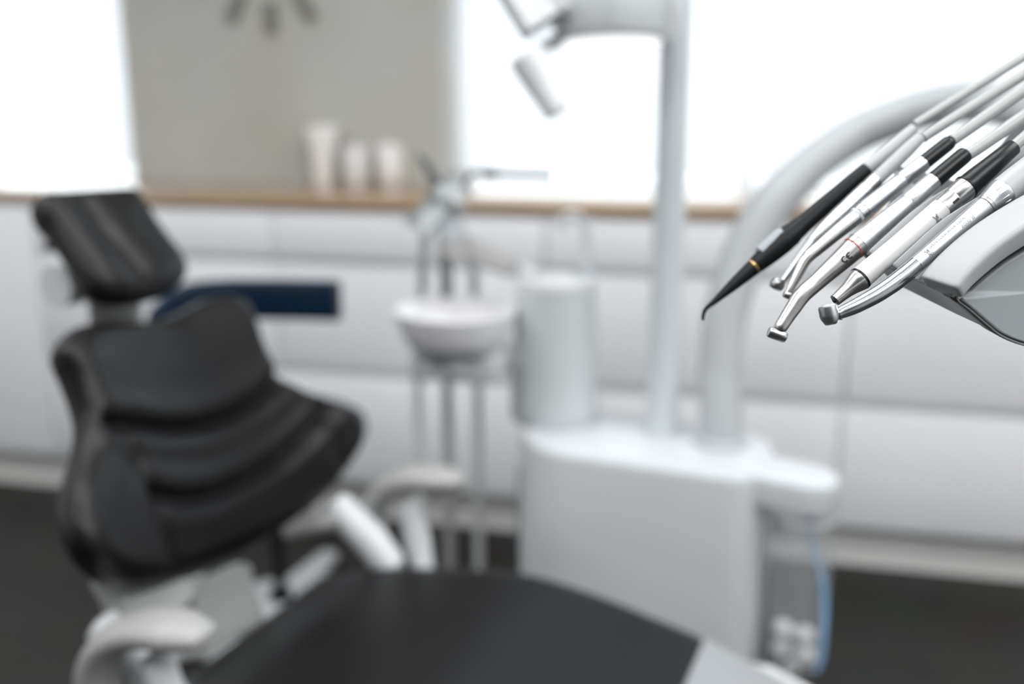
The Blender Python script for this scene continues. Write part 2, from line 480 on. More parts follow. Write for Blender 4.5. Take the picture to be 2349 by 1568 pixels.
# ---- added ceiling fill panels, unseen above the frame
FILL_XY = [(x, y) for y in (1.0, -.6) for x in (-2.2, -.3, 1.6)]
LNAME = ('nearest the left window', 'over the stool and the concrete pier', 'over the right-hand cabinets', 'in the left corner behind the camera', 'straight above the camera', 'in the right corner behind the camera')
DIFF = mat('lamp_diffuser', (.9, .9, .9), .5, emit=((.98, .99, 1.), 2.0))  # even glow of the added fill panels
for (x, y), lb in zip(FILL_XY, LNAME):
    t = thing('ceiling_light', V((x, y, ZC)), 'large LED ceiling panel ' + lb, 'light', 'LED ceiling panels')
    b = BM(); box(b, (x - .72, y - .47, ZC - .03), (x + .72, y + .47, ZC), .004); part('frame', b, FRAMEW, t)
    b = BM(); box(b, (x - .70, y - .45, ZC - .033), (x + .70, y + .45, ZC - .0295)); part('diffuser', b, DIFF, t, smooth=False)

# ================================================================== DENTAL CHAIR
chair = thing('dental_chair', ch(.15, 0, 0), 'charcoal leather dental chair with white armrests, back raised', 'chair')
# back
bsurf = lambda u, v: .95 * u * u - .03 - 2.2 * max(0., .14 - v) ** 2
FB = Frame(P0 + Z * .55 - AX * 0.01, 25, bsurf)
OB = [(128, 800), (150, 765), (190, 747), (250, 741), (320, 741), (370, 733), (412, 714), (452, 692), (492, 681), (528, 682), (552, 697), (570, 735), (585, 780), (603, 825), (622, 858), (655, 884),
      (705, 908), (760, 930), (802, 947), (826, 968), (833, 993), (822, 1024), (796, 1062), (768, 1100), (733, 1142), (690, 1180), (638, 1216), (570, 1260), (500, 1297), (430, 1328), (360, 1350),
      (292, 1355), (238, 1336), (197, 1300), (168, 1250), (152, 1190), (152, 1130), (166, 1070), (178, 1015), (180, 970), (170, 925), (150, 868), (132, 825)]
ob = [FB.px(*p) for p in OB]
GR = []
for g in ([(215, 985), (270, 992), (340, 1000), (410, 996), (480, 975), (550, 935), (600, 895), (625, 868)],
          [(312, 1150), (370, 1160), (440, 1152), (520, 1118), (600, 1070), (660, 1020), (700, 975), (722, 945)],
          [(225, 1000), (262, 1060), (292, 1120), (312, 1170), (330, 1230), (352, 1300)],
          [(628, 866), (680, 910), (715, 955), (735, 1010), (745, 1070)]):
    q = [FB.px(*p) for p in g]; GR.append(q)
def groove(u, v):
    p = V((u, v)); h = 0.
    for i, g in enumerate(GR):
        d = min(seg_dist(p, a, c) for a, c in zip(g, g[1:]))
        h -= (.017 if i < 2 else .007) * math.exp(-(d / .0095) ** 2)
        if i < 2: h += .004 * math.exp(-((d - .025) / .016) ** 2)
    return h
b = BM(); pad(b, FB, ob, .062, .034, 240, 56, groove, puff=.006); part('backrest', b, LEATHER, chair, angle=80)
# white shell behind and hinge under the back
FS = Frame(P0 + Z * .52 - AX * .05, 25)
b = BM(); pad(b, FS, [FS.px(*p) for p in [(225, 1318), (240, 1375), (285, 1448), (330, 1462), (390, 1420), (432, 1372), (420, 1330), (320, 1325)]], .04, .012, 90, 12); part('back_shell', b, HINGEM, chair)
FH = Frame(ch(-.085, 0, .46), 20)
b = BM(); pad(b, FH, [FH.px(*p) for p in [(408, 1345), (480, 1318), (552, 1290), (570, 1340), (592, 1430), (530, 1470), (452, 1517), (438, 1470), (425, 1400)]], .035, .010, 110, 12); part('back_hinge', b, HINGEM, chair)
# headrest
def hsurf(u, v): return .9 * (abs(u + .004) ** 1.5) * .35 + .006 * math.exp(-((u + .004) / .018) ** 2) * -1
FR = Frame(P0 + Z * .93 - AX * .2, 45, lambda u, v: 0.)
OH = [(74, 474), (84, 457), (125, 450), (190, 447), (255, 445), (294, 447), (315, 466), (345, 512), (384, 566), (412, 604), (423, 628), (417, 648), (392, 668), (350, 683), (300, 691), (250, 688), (214, 672), (188, 642), (150, 585), (112, 530), (84, 496)]
oh = [FR.px(*p) for p in OH]
cx_ = [FR.px(*p) for p in [(150, 470), (215, 560), (285, 640)]]
def hcrease(u, v):
    d = min(seg_dist(V((u, v)), a, c) for a, c in zip(cx_, cx_[1:]))
    return -.010 * math.exp(-(d / .022) ** 2)
b = BM(); pad(b, FR, oh, .055, .030, 160, 40, hcrease, puff=.004); part('headrest', b, LEATHER, chair, angle=80)
b = BM(); tube(b, [ch(-.255, .03, .80), ch(-.25, .025, .86), ch(-.245, .02, .915)], .045, 24, flat=.3, up=PX); part('headrest_bar', b, WARMW, chair)
b = BM(); tube(b, [ch(-.285, -.04, .905), ch(-.285, .06, .905)], .028); part('headrest_joint', b, WHITE, chair)
b = BM(); tube(b, [atD(150, 570, 1.33), atD(108, 563, 1.33)], .006); part('headrest_lever', b, BLACKM, chair)
# seat
SP = [(-.06, .444), (-.025, .449), (.0, .453), (.07, .477), (.145, .491), (.21, .502), (.28, .510), (.345, .507), (.41, .497), (.47, .484), (.54, .468), (.60, .447), (.67, .422), (.80, .370), (.95, .305), (1.05, .26)]
def seat_z(s):
    for (a, za), (c, zc) in zip(SP, SP[1:]):
        if a <= s <= c: return za + (zc - za) * (s - a) / (c - a)
    return SP[-1][1]
def sect(s, w, R, T, dz, dish=0.):
    top = []
    n = 28
    for k in range(n + 1):
        u = -w + 2 * w * k / n; u = w * math.sin(PI / 2 * (2 * k / n - 1)) 
        e = max(0, abs(u) - (w - R)) / R
        h = -R * (1 - math.sqrt(max(0, 1 - e * e))) - dish * (1 - (u / w) ** 2)
        top.append((u, h))
    z = seat_z(s) + dz
    r = [ch(s, u, z + h) for u, h in top]
    r += [ch(s, w * k, z - T + (.0 if abs(k) < .9 else .008)) for k in (1, .92, .5, 0, -.5, -.92, -1)]
    return r
zs = spline([(a, z, 0) for a, z in SP], 60)
SP = [(p.x, p.y) for p in zs]
b = BM()
S_ = [-.037 + i * .0126 for i in range(87)]
rings = [sect(-.047, .165, .03, .05, -.025)] + [sect(-.043, .180, .03, .06, -.012), sect(-.0375, .192, .03, .07, -.004)] + [sect(s, .2, .028, .075, 0, .010 * min(1, max(0, s / .1))) for s in S_[1:]]
loft(b, rings); part('seat_cushion', b, LEATHER, chair, angle=60)
b = BM()
rings = []
for s in [.20 + i * .02 for i in range(42)]:
    kk = min(1, max(0, (s - .46) / .16)); rings.append(sect(s, .185 + .056 * kk, .02, .06, -.058 + .040 * kk))
loft(b, rings); part('seat_frame', b, WHITE, chair)
b = BM()
rings = []
for i in range(24):
    s = .543 + i * .021
    rr = []
    for k in range(21):
        u = -.180 + .360 * k / 20; e = max(0, abs(u) - .172) / .028
        h = -.028 * (1 - math.sqrt(max(0, 1 - e * e))) - .010 * (1 - (u / .2) ** 2)
        rr.append((u, seat_z(s) + h))
    rings.append([ch(s, u, z + .0045) for u, z in rr] + [ch(s, u, z + .0015) for u, z in reversed(rr)])
loft(b, rings); part('foot_cover', b, FOOTC, chair, 'light grey plastic foot cover')
b = BM(); prism(b, rrect(.02, -.12, .42, .12, (.05,) * 4), .05, .42, .02, to=lambda x, y, z: ch(x, y, z)); part('lift_column', b, WARMW, chair)
b = BM(); prism(b, rrect(-.05, -.2, .62, .2, (.09,) * 4), .0, .05, .012, to=lambda x, y, z: ch(x, y, z)); part('base_plate', b, SOFTW, chair)

def armrest(u0, sgn, ds):
    path = [(.134, .598), (.095, .597), (.055, .592), (.020, .578), (-.008, .555), (-.024, .525), (-.026, .493), (-.016, .460), (.01, .44)]
    P = spline([ch(s + ds, u0, z) for s, z in path], 40)
    rad = [.010 + .009 * min(1, i / 5) - .003 * max(0, (i - 24) / 16) for i in range(40)]
    rad[0] = .006
    b = BM(); tube(b, P, rad, 28, flat=1.75, up=None); a = part('armrest', b, WARMW, chair)
    i_ = u0 - sgn * .045
    b = BM(); tube(b, [ch(-.065 + ds, i_, .552), ch(-.06 + ds, i_, .548), ch(.0 + ds, i_, .502), ch(.035 + ds, i_, .462), ch(.04 + ds, i_, .455)], [.012, .024, .027, .024, .012], 24); part('armrest_joint', b, WHITE, a)
    b = BM(); tube(b, [ch(.045 + ds, u0 - sgn * .01, .556), ch(.05 + ds, u0 - sgn * .01, .55), ch(.062 + ds, u0 - sgn * .012, .50), ch(.075 + ds, u0 - sgn * .02, .455), ch(.07 + ds, u0 - sgn * .05, .43)], [.01, .018, .02, .018, .014], 24); part('armrest_arm', b, WHITE, a)
    b = BM(); tube(b, [ch(.02 + ds, u0 - sgn * .02, .455), ch(.02 + ds, sgn * .16, .43)], .024, 20); part('armrest_mount', b, WARMW, a)
    return a
armrest(-.25, -1, -.02); armrest(.25, 1, .03)
b = BM(); tube(b, [atD(655, 1212, 1.5), atD(720, 1198, 1.5), atD(800, 1185, 1.5)], .016, 20, flat=1.3); part('armrest_bracket', b, WARMW, chair)

# ================================================================== STOOL
SX, SY = -.94, 1.80
stool = thing('rolling_stool', V((SX, SY, 0)), 'navy blue rolling stool standing behind the dental chair back', 'stool')
b = BM(); lathe(b, (SX, SY, .445), Z, [(0, .165), (.006, .185), (.03, .198), (.05, .195), (.062, .175), (.066, .10)], 56); part('seat', b, NAVY, stool)
b = BM(); lathe(b, (SX, SY, .415), Z, [(0, .10), (.03, .15), (.0302, .15)], 40); part('seat_pan', b, BLACKM, stool)
b = BM(); lathe(b, (SX, SY, .10), Z, [(0, .026), (.012, .026), (.0121, .013), (.20, .013), (.2001, .022), (.315, .022)], 28); part('gas_column', b, BLACKM, stool)
b = BM(); lathe(b, (SX, SY, .045), Z, [(-.015, .19), (.0, .19), (.012, .182), (.036, .10), (.050, .055), (.055, .03)], 48); part('base_hub', b, WHITE, stool)
for k in range(5):
    a = math.radians(20 + 72 * k); d = V((math.cos(a), math.sin(a), 0)); e = V((-d.y, d.x, 0))
    o = V((SX, SY, 0))
    b = BM(); loft(b, [[o + d * r + e * w + Z * z for w, z in ((-wd, zb), (wd, zb), (wd, zt - .004), (wd * .7, zt), (-wd * .7, zt), (-wd, zt - .004))] for r, wd, zb, zt in ((.03, .035, .06, .098), (.15, .030, .062, .092), (.28, .022, .062, .080), (.29, .015, .064, .076))])
    lg = part('star_leg', b, WHITE, stool)
    b = BM()
    tube(b, [o + d * .27 + e * -.022 + Z * .028, o + d * .27 + e * -.006 + Z * .028], .028, 24); tube(b, [o + d * .27 + e * .006 + Z * .028, o + d * .27 + e * .022 + Z * .028], .028, 24)
    tube(b, [o + d * .27 + Z * .028, o + d * .27 + Z * .064], .008, 12)
    part('castor', b, BLACKM, lg)
# curved backrest of the stool, 70 mm high
bp = spline([atD(352, 716, 1.93), atD(395, 697, 1.99), atD(460, 690, 2.02), atD(540, 686, 2.035), atD(620, 686, 2.035), atD(700, 687, 2.025), atD(777, 689, 2.01)], 40)
rings = []
for i, p in enumerate(bp):
    t = (bp[min(i + 1, 39)] - bp[max(i - 1, 0)]); t.z = 0; t.normalize(); n = V((-t.y, t.x, 0))
    hh = .041 * min(1, .55 + .45 * (i / 10.)) 
    lift = -.012 * max(0, 1 - i / 14.) ** 1.5 * 2
    rr = []
    for k in range(20):
        a = 2 * PI * k / 20; ca, sa = math.cos(a), math.sin(a)
        rr.append(p + n * (.016 * math.copysign(abs(ca) ** .5, ca)) + Z * (hh * math.copysign(abs(sa) ** .4, sa) + lift))
    rings.append(rr)
b = BM(); loft(b, rings); part('backrest', b, NAVY, stool)
m_ = bp[18]
b = BM(); tube(b, spline([V((SX - .02, SY + .1, .43)), V((SX - .03, SY + .26, .44)), V((m_.x, m_.y + .06, .55)), V((m_.x, m_.y + .05, .70)), V((m_.x, m_.y + .012, .745))], 24), .011); part('backrest_post', b, DSTEEL, stool)

# ================================================================== DENTAL UNIT
unit = thing('dental_unit', ch(.34, .6, 0), 'white floor-standing dental unit with spittoon tower, beyond the chair seat', 'dental unit')
UZ = .594
b = BM(); prism(b, rrect(.126, .45, .560, .69, (.13, .05, .10, .09), 14), .012, UZ, .018, to=lambda x, y, z: ch(x, y, z)); part('body', b, UNITW, unit)
b = BM(); prism(b, rrect(.145, .465, .535, .67, (.11, .04, .08, .08), 8), .0, .013, 0, to=lambda x, y, z: ch(x, y, z)); part('plinth', b, BLACKM, unit)
tb = atZ(1277, 987, UZ); TW = V((tb.x, tb.y, 0)) + (V((FW.x, FW.y, 0)).normalized() * .078)
b = BM(); lathe(b, (TW.x, TW.y, UZ + .0005), Z, [(0, .0765), (.004, .079), (.03, .0785), (.14, .0735), (.234, .0685)], 56); tw = part('spittoon_tower', b, ALU, unit)
b = BM(); lathe(b, (TW.x, TW.y, UZ + .2347), Z, [(0, .0695), (.010, .0705), (.018, .067), (.02, .058), (.013, .05), (.012, .01)], 56); part('tower_rim', b, WHITE, tw)
tz = UZ + .247
b = BM(); pass
_a, _c = atD(1183, 614, (V((TW.x, TW.y, .8)) - CAM).dot(FW)), atD(1236, 638, (V((TW.x, TW.y, .8)) - CAM).dot(FW)); tube(b, [_a, _a.lerp(_c, .1), _a.lerp(_c, .9), _c], [.010, .016, .016, .010], 24); part('arm_socket', b, SOFTW, tw)
b = BM(); lathe(b, (TW.x + .012, TW.y - .012, tz), Z, [(0, .022), (.006, .021), (.010, .014)], 24); part('cup_rest', b, WHITE, tw)
D_ = (V((TW.x, TW.y, .8)) - CAM).dot(FW)
sp = [atD(1346, 668, D_), atD(1346, 600, D_), atD(1345, 545, D_), atD(1340, 515, D_), atD(1325, 497, D_), atD(1308, 495, D_), atD(1293, 503, D_), atD(1286, 525, D_)]
b = BM(); tube(b, spline(sp, 40), [.0085] * 34 + [.008, .008, .009, .009, .009, .009], 20); part('cup_filler', b, POLE, unit)
b = BM(); lathe(b, (sp[0].x, sp[0].y, sp[0].z - .012), Z, [(0, .014), (.022, .014), (.026, .010)], 20); part('filler_collar', b, WHITE, unit)
b = BM(); box(b, (.108, .585, .02), (.127, .665, .50), .004, 2, Matrix(((AX.x, PX.x, 0, P0.x), (AX.y, PX.y, 0, P0.y), (0, 0, 1, 0), (0, 0, 0, 1)))); part('rear_channel', b, TRIMG, unit)  # dark strip up the left rear edge of the body
# spittoon bowl
bc = atD(1045, 738, D_ - .03)
b = BM(); lathe(b, bc - Z * .045, Z, [(0, .060), (.004, .076), (.014, .086), (.035, .096), (.066, .105), (.069, .103), (.066, .099), (.036, .090), (.016, .079), (.008, .055), (.007, .01)], 56); part('spittoon_bowl', b, BOWLM, unit)
b = BM(); box(b, (-.075, -.035, -.055), (.085, .03, 0), .012, 3, Matrix.Translation(bc - Z * .046)); part('bowl_bracket', b, SOFTW, unit)
b = BM(); lathe(b, bc + V((.01, -.036, -.066)), V((0, -1, 0)), [(0, .018), (.006, .018), (.009, .014)], 24); part('drain_cap', b, WHITE, unit)  # white disc stands in for a highlight under the bowl
b = BM(); tube(b, [bc + V((.03, .01, -.07)), V((TW.x - .04, TW.y, bc.z - .07))], .022, 20); part('bowl_arm', b, SOFTW, unit)
# bottle bracket on the right side
tong = rrect(.540, .468, .668, .575, (.01, .045, .05, .01), 10)
b = BM(); prism(b, tong, .540, .590, .006, to=lambda x, y, z: ch(x, y, z - .06 * (x - .54))); part('bottle_bracket', b, UNITW, unit)

# ---- clear bag with tissues under the bracket
bgc = ch(.618, .525, 0)
bag = thing('waste_bag', bgc + Z * .237, 'clear plastic waste bag with a blue drawstring hanging under the side bracket', 'bag')
b = BM(); rings = []
for i in range(26):
    t = i / 25; z = .512 - .275 * t
    sx = .043 + .004 * math.sin(t * 5); sy = .038 + .006 * math.sin(t * 4 + 1)
    if t > .85: k = math.sqrt(max(0.02, 1 - ((t - .85) / .15) ** 2)); sx *= .45 + .55 * k; sy *= .45 + .55 * k
    rr = []
    for k in range(36):
        a = 2 * PI * k / 36; w = 1 + .05 * math.sin(5 * a + 3 * t) + .03 * math.sin(9 * a - 7 * t)
        rr.append(bgc + AX * (sx * w * math.cos(a)) + PX * (sy * w * math.sin(a)) + Z * z)
    rings.append(rr)
loft(b, rings, cap=False); bgo = part('film', b, BAGM, bag)
b = BM()
pz = [atD(1860, 1172, 1.545), atD(1862, 1215, 1.545), atD(1868, 1265, 1.545), atD(1884, 1310, 1.54), atD(1892, 1380, 1.54), atD(1890, 1450, 1.535), atD(1884, 1510, 1.535), atD(1872, 1540, 1.535)]
tube(b, spline(pz, 40), [.0030 + .0018 * math.sin(PI * i / 39) for i in range(40)], 12, flat=.4, up=RT); part('drawstring', b, BLUEP, bag, 'blue polythene strip')
b = BM(); rr = [bgc + AX * (.046 * math.cos(2 * PI * k / 32)) + PX * (.040 * math.sin(2 * PI * k / 32)) + Z * .513 for k in range(33)]
tube(b, rr, .003, 10, cap=False); part('hoop', b, WHITE, bag)
def tissue(c, r, label):
    b = BM(); bmesh.ops.create_icosphere(b, subdivisions=3, radius=1)
    ph = [random.uniform(0, 6) for _ in range(6)]
    for v in b.verts:
        d = v.co.normalized()
        k = 1 + .10 * math.sin(5 * d.x + ph[0]) * math.sin(6 * d.y + ph[1]) + .08 * math.sin(9 * d.z + ph[2] + 4 * d.x) + .05 * math.sin(14 * d.y + ph[3])
        v.co = c + V((d.x * r * k, d.y * r * k, d.z * r * .85 * k))
    solo('crumpled_tissue', b, TISSUE, label, 'tissue', 'crumpled tissues in the clear bag', angle=25)
for dx, du, dz, r, lb in ((-.0165, -.010, .322, .0165, 'crumpled white tissue on top at the left side of the clear bag'), (.0170, -.010, .318, .0155, 'crumpled white tissue on top at the right, beside the blue strip'),
                      (-.018, .0, .282, .0165, 'crumpled white tissue low in the clear bag at the left'), (.018, -.002, .280, .0165, 'crumpled white tissue low in the clear bag beside the blue strip'), (.0, -.004, .253, .011, 'crumpled white tissue at the very bottom of the clear bag')):
    tissue(bgc + AX * dx + PX * du + Z * dz, r, lb)

# ---- operating lamp: pole on the unit and lamp head
lamp = thing('operating_lamp', V((-.124, 1.635, UZ)), 'grey operating lamp on a tall pole rising from the dental unit', 'lamp')
b = BM(); lathe(b, (-.124, 1.635, UZ + .0005), Z, [(0, .030), (.012, .0295), (.02, .0272), (.35, .0262), (.735, .0245)], 40); part('pole', b, POLE, lamp)
b = BM(); lathe(b, (-.124, 1.635, 1.326), Z, [(0, .0265), (.008, .031), (.075, .031), (.083, .028)], 40); part('collar', b, SOFTW, lamp)
b = BM(); tube(b, spline([V((-.124, 1.635, 1.40)), V((-.13, 1.62, 1.46)), V((-.20, 1.59, 1.50)), V((-.26, 1.57, 1.46)), V((-.235, 1.56, 1.36))], 30), .022, 24); part('lamp_arm', b, WHITE, lamp)
LD = 1.48
def lpt(x, y, d=0.): return atD(x, y, LD + d)
lc = lpt(1402, 98); ax = (UP * .985 - FW * .15 - RT * .02).normalized()
sc_ = LD / F
b = BM(); lathe(b, lc, ax, [(0.0, 118 * sc_), (.001, 126 * sc_), (.012, 131 * sc_), (.035, 137 * sc_), (.070, 138 * sc_), (.11, 120 * sc_), (.13, 90 * sc_), (.135, 40 * sc_)], 64); hd = part('lamp_head', b, LAMPM, lamp)
b = BM(); lathe(b, lc - ax * .004, ax, [(0, 90 * sc_), (.002, 112 * sc_), (.0035, 117 * sc_)], 56); part('lens', b, LENS, hd)
# curved front shells of the housing
for a0, a1, nm in ((-150, -102, 'front_cover'), (-96, -20, 'side_cover')):
    b = BM(); rings = []
    e1 = RT - ax * RT.dot(ax); e1.normalize(); e2 = ax.cross(e1)
    if e2.dot(FW) < 0: e2 = -e2
    for i in range(20):
        a = math.radians(a0 + (a1 - a0) * i / 19)
        d = e1 * math.cos(a) + e2 * math.sin(a)
        rings.append([lc + d * (r * sc_) + ax * h for h, r in ((.006, 131), (.02, 137), (.06, 142), (.10, 133), (.10, 129), (.06, 138), (.02, 133), (.006, 128))])
    loft(b, rings); part(nm, b, LAMPM, hd)
b = BM(); tube(b, spline([lpt(1526, 92, -.03), lpt(1540, 55, -.035), lpt(1546, 0, -.04), lpt(1535, -60, -.03), lpt(1480, -110, -.01)], 24), .009, 16, flat=1.8, up=RT); part('yoke', b, SOFTW, hd)
hp = [lpt(1243, 92, -.05), lpt(1226, 108, -.05), lpt(1209, 128, -.05), lpt(1235, 178, -.05), lpt(1262, 225, -.05), lpt(1281, 260, -.05)]
b = BM(); dirh = (hp[5] - hp[2]).normalized()
tube(b, [hp[2] - dirh * .001, hp[2], hp[2] + dirh * .012, hp[3], hp[4], hp[4] + dirh * .001, hp[5], hp[5] + dirh * .001], [.014, .0285, .0285, .0255, .0225, .0225, .0200, .012], 32); part('grip_handle', b, WHITE, hd)
b = BM(); tube(b, [hp[2] + dirh * .006, lpt(1250, 108, -.03), lpt(1290, 88, .0)], [.012, .012, .012], 16); part('handle_stem', b, SOFTW, hd)
g0, g1 = lpt(1206, 48, -.06), lpt(1178, -30, -.06); dg_ = (g1 - g0).normalized()
b = BM(); M = Matrix.Translation(lpt(1222, 2, -.06)) @ (lambda t, r: Matrix(((r.x, t.x, FW.x, 0), (r.y, t.y, FW.y, 0), (r.z, t.z, FW.z, 0), (0, 0, 0, 1))))(*(lambda t: (t, t.cross(FW).normalized()))((RT * -.52 + UP * .85).normalized()))
box(b, (-.030, -.030, -.022), (.030, .085, .022), .008, 3, M); part('grip_handle', b, WHITE, hd)
b = BM(); tube(b, [lpt(1238, 5, -.06), lpt(1290, -8, -.03)], .015, 16); part('handle_stem', b, SOFTW, hd)

# ---- suction holder
sh = thing('suction_holder', V((TW.x, TW.y, tz)), 'grey suction holder arm reaching left from the spittoon tower with hanging hoses', 'suction holder')
DS = D_
def sp_(x, y, d=0.): return atD(x, y, DS + d)
def bar(bm, a, c, w, h, bev=.004):
    t = (c - a); L = t.length; t.normalize(); n = (UP - t * UP.dot(t)).normalized(); s = t.cross(n)
    M = Matrix(((t.x, n.x, s.x, a.x), (t.y, n.y, s.y, a.y), (t.z, n.z, s.z, a.z), (0, 0, 0, 1)))
    return box(bm, (0, -h, -w), (L, h, w), bev, 3, M)
b = BM(); bar(b, sp_(1052, 560), sp_(1180, 613, .0), .020, .020, .006); part('arm', b, ARMG, sh)
b = BM(); tube(b, [sp_(1048, 562, -.03), sp_(1048, 562, .03)], .026, 28); part('arm_joint', b, ARMG, sh)
b = BM(); tube(b, [sp_(1035, 523, -.035), sp_(1035, 523, .03)], .024, 28); tube(b, [sp_(1035, 523, -.037), sp_(1035, 523, -.034)], .015, 28); part('swivel', b, POLE, sh)
b = BM(); bar(b, sp_(958, 525, -.02), sp_(1055, 420, -.02), .024, .021, .008); part('cradle', b, ALU, sh)
b = BM(); bar(b, sp_(1036, 466, -.035), sp_(1066, 476, -.035), .014, .012, .004); part('cradle_clip', b, STEEL, sh)
for xt, yt, xb, r, m, nm in ((974, 548, 958, .0085, POLE, 'hose'), (1018, 545, 1026, .0095, WARMW, 'hose'), (1084, 575, 1096, .0085, POLE, 'hose')):
    p0 = sp_(xt, yt, .0); p1 = sp_(xb, 900, .16); p1 = V((p1.x, p1.y, .62)); p2 = V((p1.x, p1.y, .30))
    b = BM(); tube(b, spline([p0, sp_(xt + (xb - xt) * .3, 640, .115), sp_(xt + (xb - xt) * .5, 720, .145), p1, p2, V((p1.x + .005, p1.y, .18)), V((p1.x + .05, p1.y - .04, .10)), ch(.098, .60, .09)], 60), r, 16); part(nm, b, SUCH if m is POLE else mat('dark_hose_silicone', (.38, .38, .37), .45), sh)
b = BM(); tube(b, [sp_(1020, 548, -.012), sp_(1024, 610, -.01), sp_(1027, 682, -.008)], [.0115, .0115, .010], 20); part('suction_grip', b, DSTEEL, sh)
# suction instruments resting in the cradle
st = thing('suction_tip', sp_(1000, 425, -.02), 'dark slanted suction tip rising from the grey holder', 'suction tip')
b = BM(); tube(b, [sp_(1006, 432, -.062), sp_(1000, 418, -.062), sp_(985, 388, -.062), sp_(966, 360, -.062), sp_(962, 355, -.062)], [.010, .0095, .0075, .005, .004], 20); part('nozzle', b, mat('dark_grey_tip', (.10, .105, .11), .4), st)
b = BM(); tube(b, [sp_(1020, 455, -.062), sp_(1006, 430, -.062)], .012, 20); part('handle', b, ALU, st)
sj = thing('saliva_ejector', sp_(1060, 430, -.02), 'thin dark horizontal ejector tube pointing right from the suction holder', 'suction tip')
b = BM(); tube(b, spline([sp_(1058, 432, -.062), sp_(1072, 408, -.062), sp_(1092, 397, -.062), sp_(1130, 399, -.062), sp_(1200, 401, -.062), sp_(1270, 403, -.062)], 30), [.0035 + .0025 * min(1, i / 8) for i in range(30)], 12); part('tube', b, mat('dark_tube', (.12, .125, .13), .4), sj)
b = BM(); tube(b, [sp_(1108, 398, -.062), sp_(1140, 400, -.062)], .0080, 14); part('tube_collar', b, BLACKM, sj)

# ================================================================== INSTRUMENT TRAY
tray = thing('instrument_tray', atD(2380, 700, .58), 'white instrument tray with grooved finger rests and grey side panel on a curved arm', 'instrument tray')
# arm from the unit to the tray
ap = [(1652, 1012, 1.656), (1650, 930, 1.65), (1652, 850, 1.648), (1664, 725, 1.64), (1707, 583, 1.63), (1767, 475, 1.62), (1824, 412, 1.615), (1879, 364, 1.61), (1940, 322, 1.605), (1997, 292, 1.595), (2121, 248, 1.56), (2253, 232, 1.50), (2420, 268, 1.38), (2560, 330, 1.22), (2680, 420, 1.02), (2790, 540, .84), (2820, 650, .68), (2665, 690, .585)]
aw = spline([atD(*p) for p in ap], 110)
az = atZ(1652, 1014, UZ); aw[0] = V((az.x, az.y, UZ + .004)); aw[1] = V((az.x, az.y, UZ + .03))
ar = spline([V((r, 0, 0)) for r in (49, 49, 49, 50, 51, 51, 49, 47, 47, 47, 48, 50, 53, 56, 58, 56, 60, 66)], 110)
dep = [(p - CAM).dot(FW) for p in aw]
aw = [V((az.x, az.y, UZ + z)) for z in (.004, .02, .04)] + [p for p in aw if p.z > UZ + .10]
ar = [V((49, 0, 0))] * 3 + list(ar[len(ar) - len(aw) + 3:])
dep = [(p - CAM).dot(FW) for p in aw]
b = BM(); tube(b, aw, [min(.0395, a.x / F * d) for a, d in zip(ar, dep)], 40); part('support_arm', b, ARMW, tray)
b = BM(); lathe(b, (aw[0].x, aw[0].y, UZ + .0005), Z, [(0, .046), (.008, .045), (.012, .040)], 40); part('arm_collar', b, ARMW, tray)

def tD(D, dpx): return D + 3e-5 * dpx
NOSE = {7: (2111, 631, .5375), 6: (2048, 601, .5590), 5: (1993, 571, .5805), 4: (2012, 602, .612), 3: (1988, 592, .636)}
RV = (atD(2111, 631, .548) - atD(2048, 601, .564))                 # one groove to the next, toward the camera
FPATH = [(0, 0), (40, -37), (109, -98), (193, -152), (300, -212), (420, -272)]
FPATH7 = [(0, -3), (36, -46), (104, -106), (188, -162), (300, -224), (420, -286)]
FLOW = [(0, 0), (28, -24), (70, -61), (112, -94), (160, -122), (300, -190)]
def finger(k, w=.62, last=False):
    x, y, D = NOSE[k]
    path = spline([atD(x + dx, y + dy, tD(D, math.hypot(dx, dy)) + (0. if last else .8e-5 * max(0, math.hypot(dx, dy) - 60))) for dx, dy in (FPATH7 if last else FPATH)], 26)
    T, _ = frames(path)
    rv = RV * w
    rings = []
    for i, (p, t) in enumerate(zip(path, T)):
        r = rv - t * rv.dot(t)
        r = r.normalized() * rv.length
        n = t.cross(r).normalized()
        if n.dot(UP) > 0: n = -n                                       # downwards
        if not last: r = r - FW * r.dot(FW)
        hgt = .0098 + .0046 * min(1, i / 22.)
        rr = .0016 if not last else .0030
        ring = []
        rl, rh = rr, min(rr, hgt * .45)
        for cxs, cys, a0 in ((rl, rh, PI), (r.length - rl, rh, 1.5 * PI), (r.length - rl * .4, hgt - rl * .4, 0), (rl * .4, hgt - rl * .4, .5 * PI)):
            q = rl if cys < hgt * .5 else rl * .4
            for j in range(6):
                a = a0 + PI / 2 * j / 5
                ring.append(p + r.normalized() * (cxs + q * math.cos(a)) + n * (cys + q * math.sin(a)))
        rings.append(ring)
    # rounded nose
    def shrink(ring, f, off):
        c = V((0, 0, 0))
        for q in ring: c += q
        c /= len(ring)
        return [c + (q - c) * f + off for q in ring]
    t0 = T[0]
    rings = [shrink(rings[0], .80, -t0 * .0012), shrink(rings[0], .93, -t0 * .0009)] + rings
    b = BM(); loft(b, rings)
    part('finger_rest', b, TRAYW, tray, angle=50)
finger(7, 1.14, True)
for k in (6, 5): finger(k, .60)
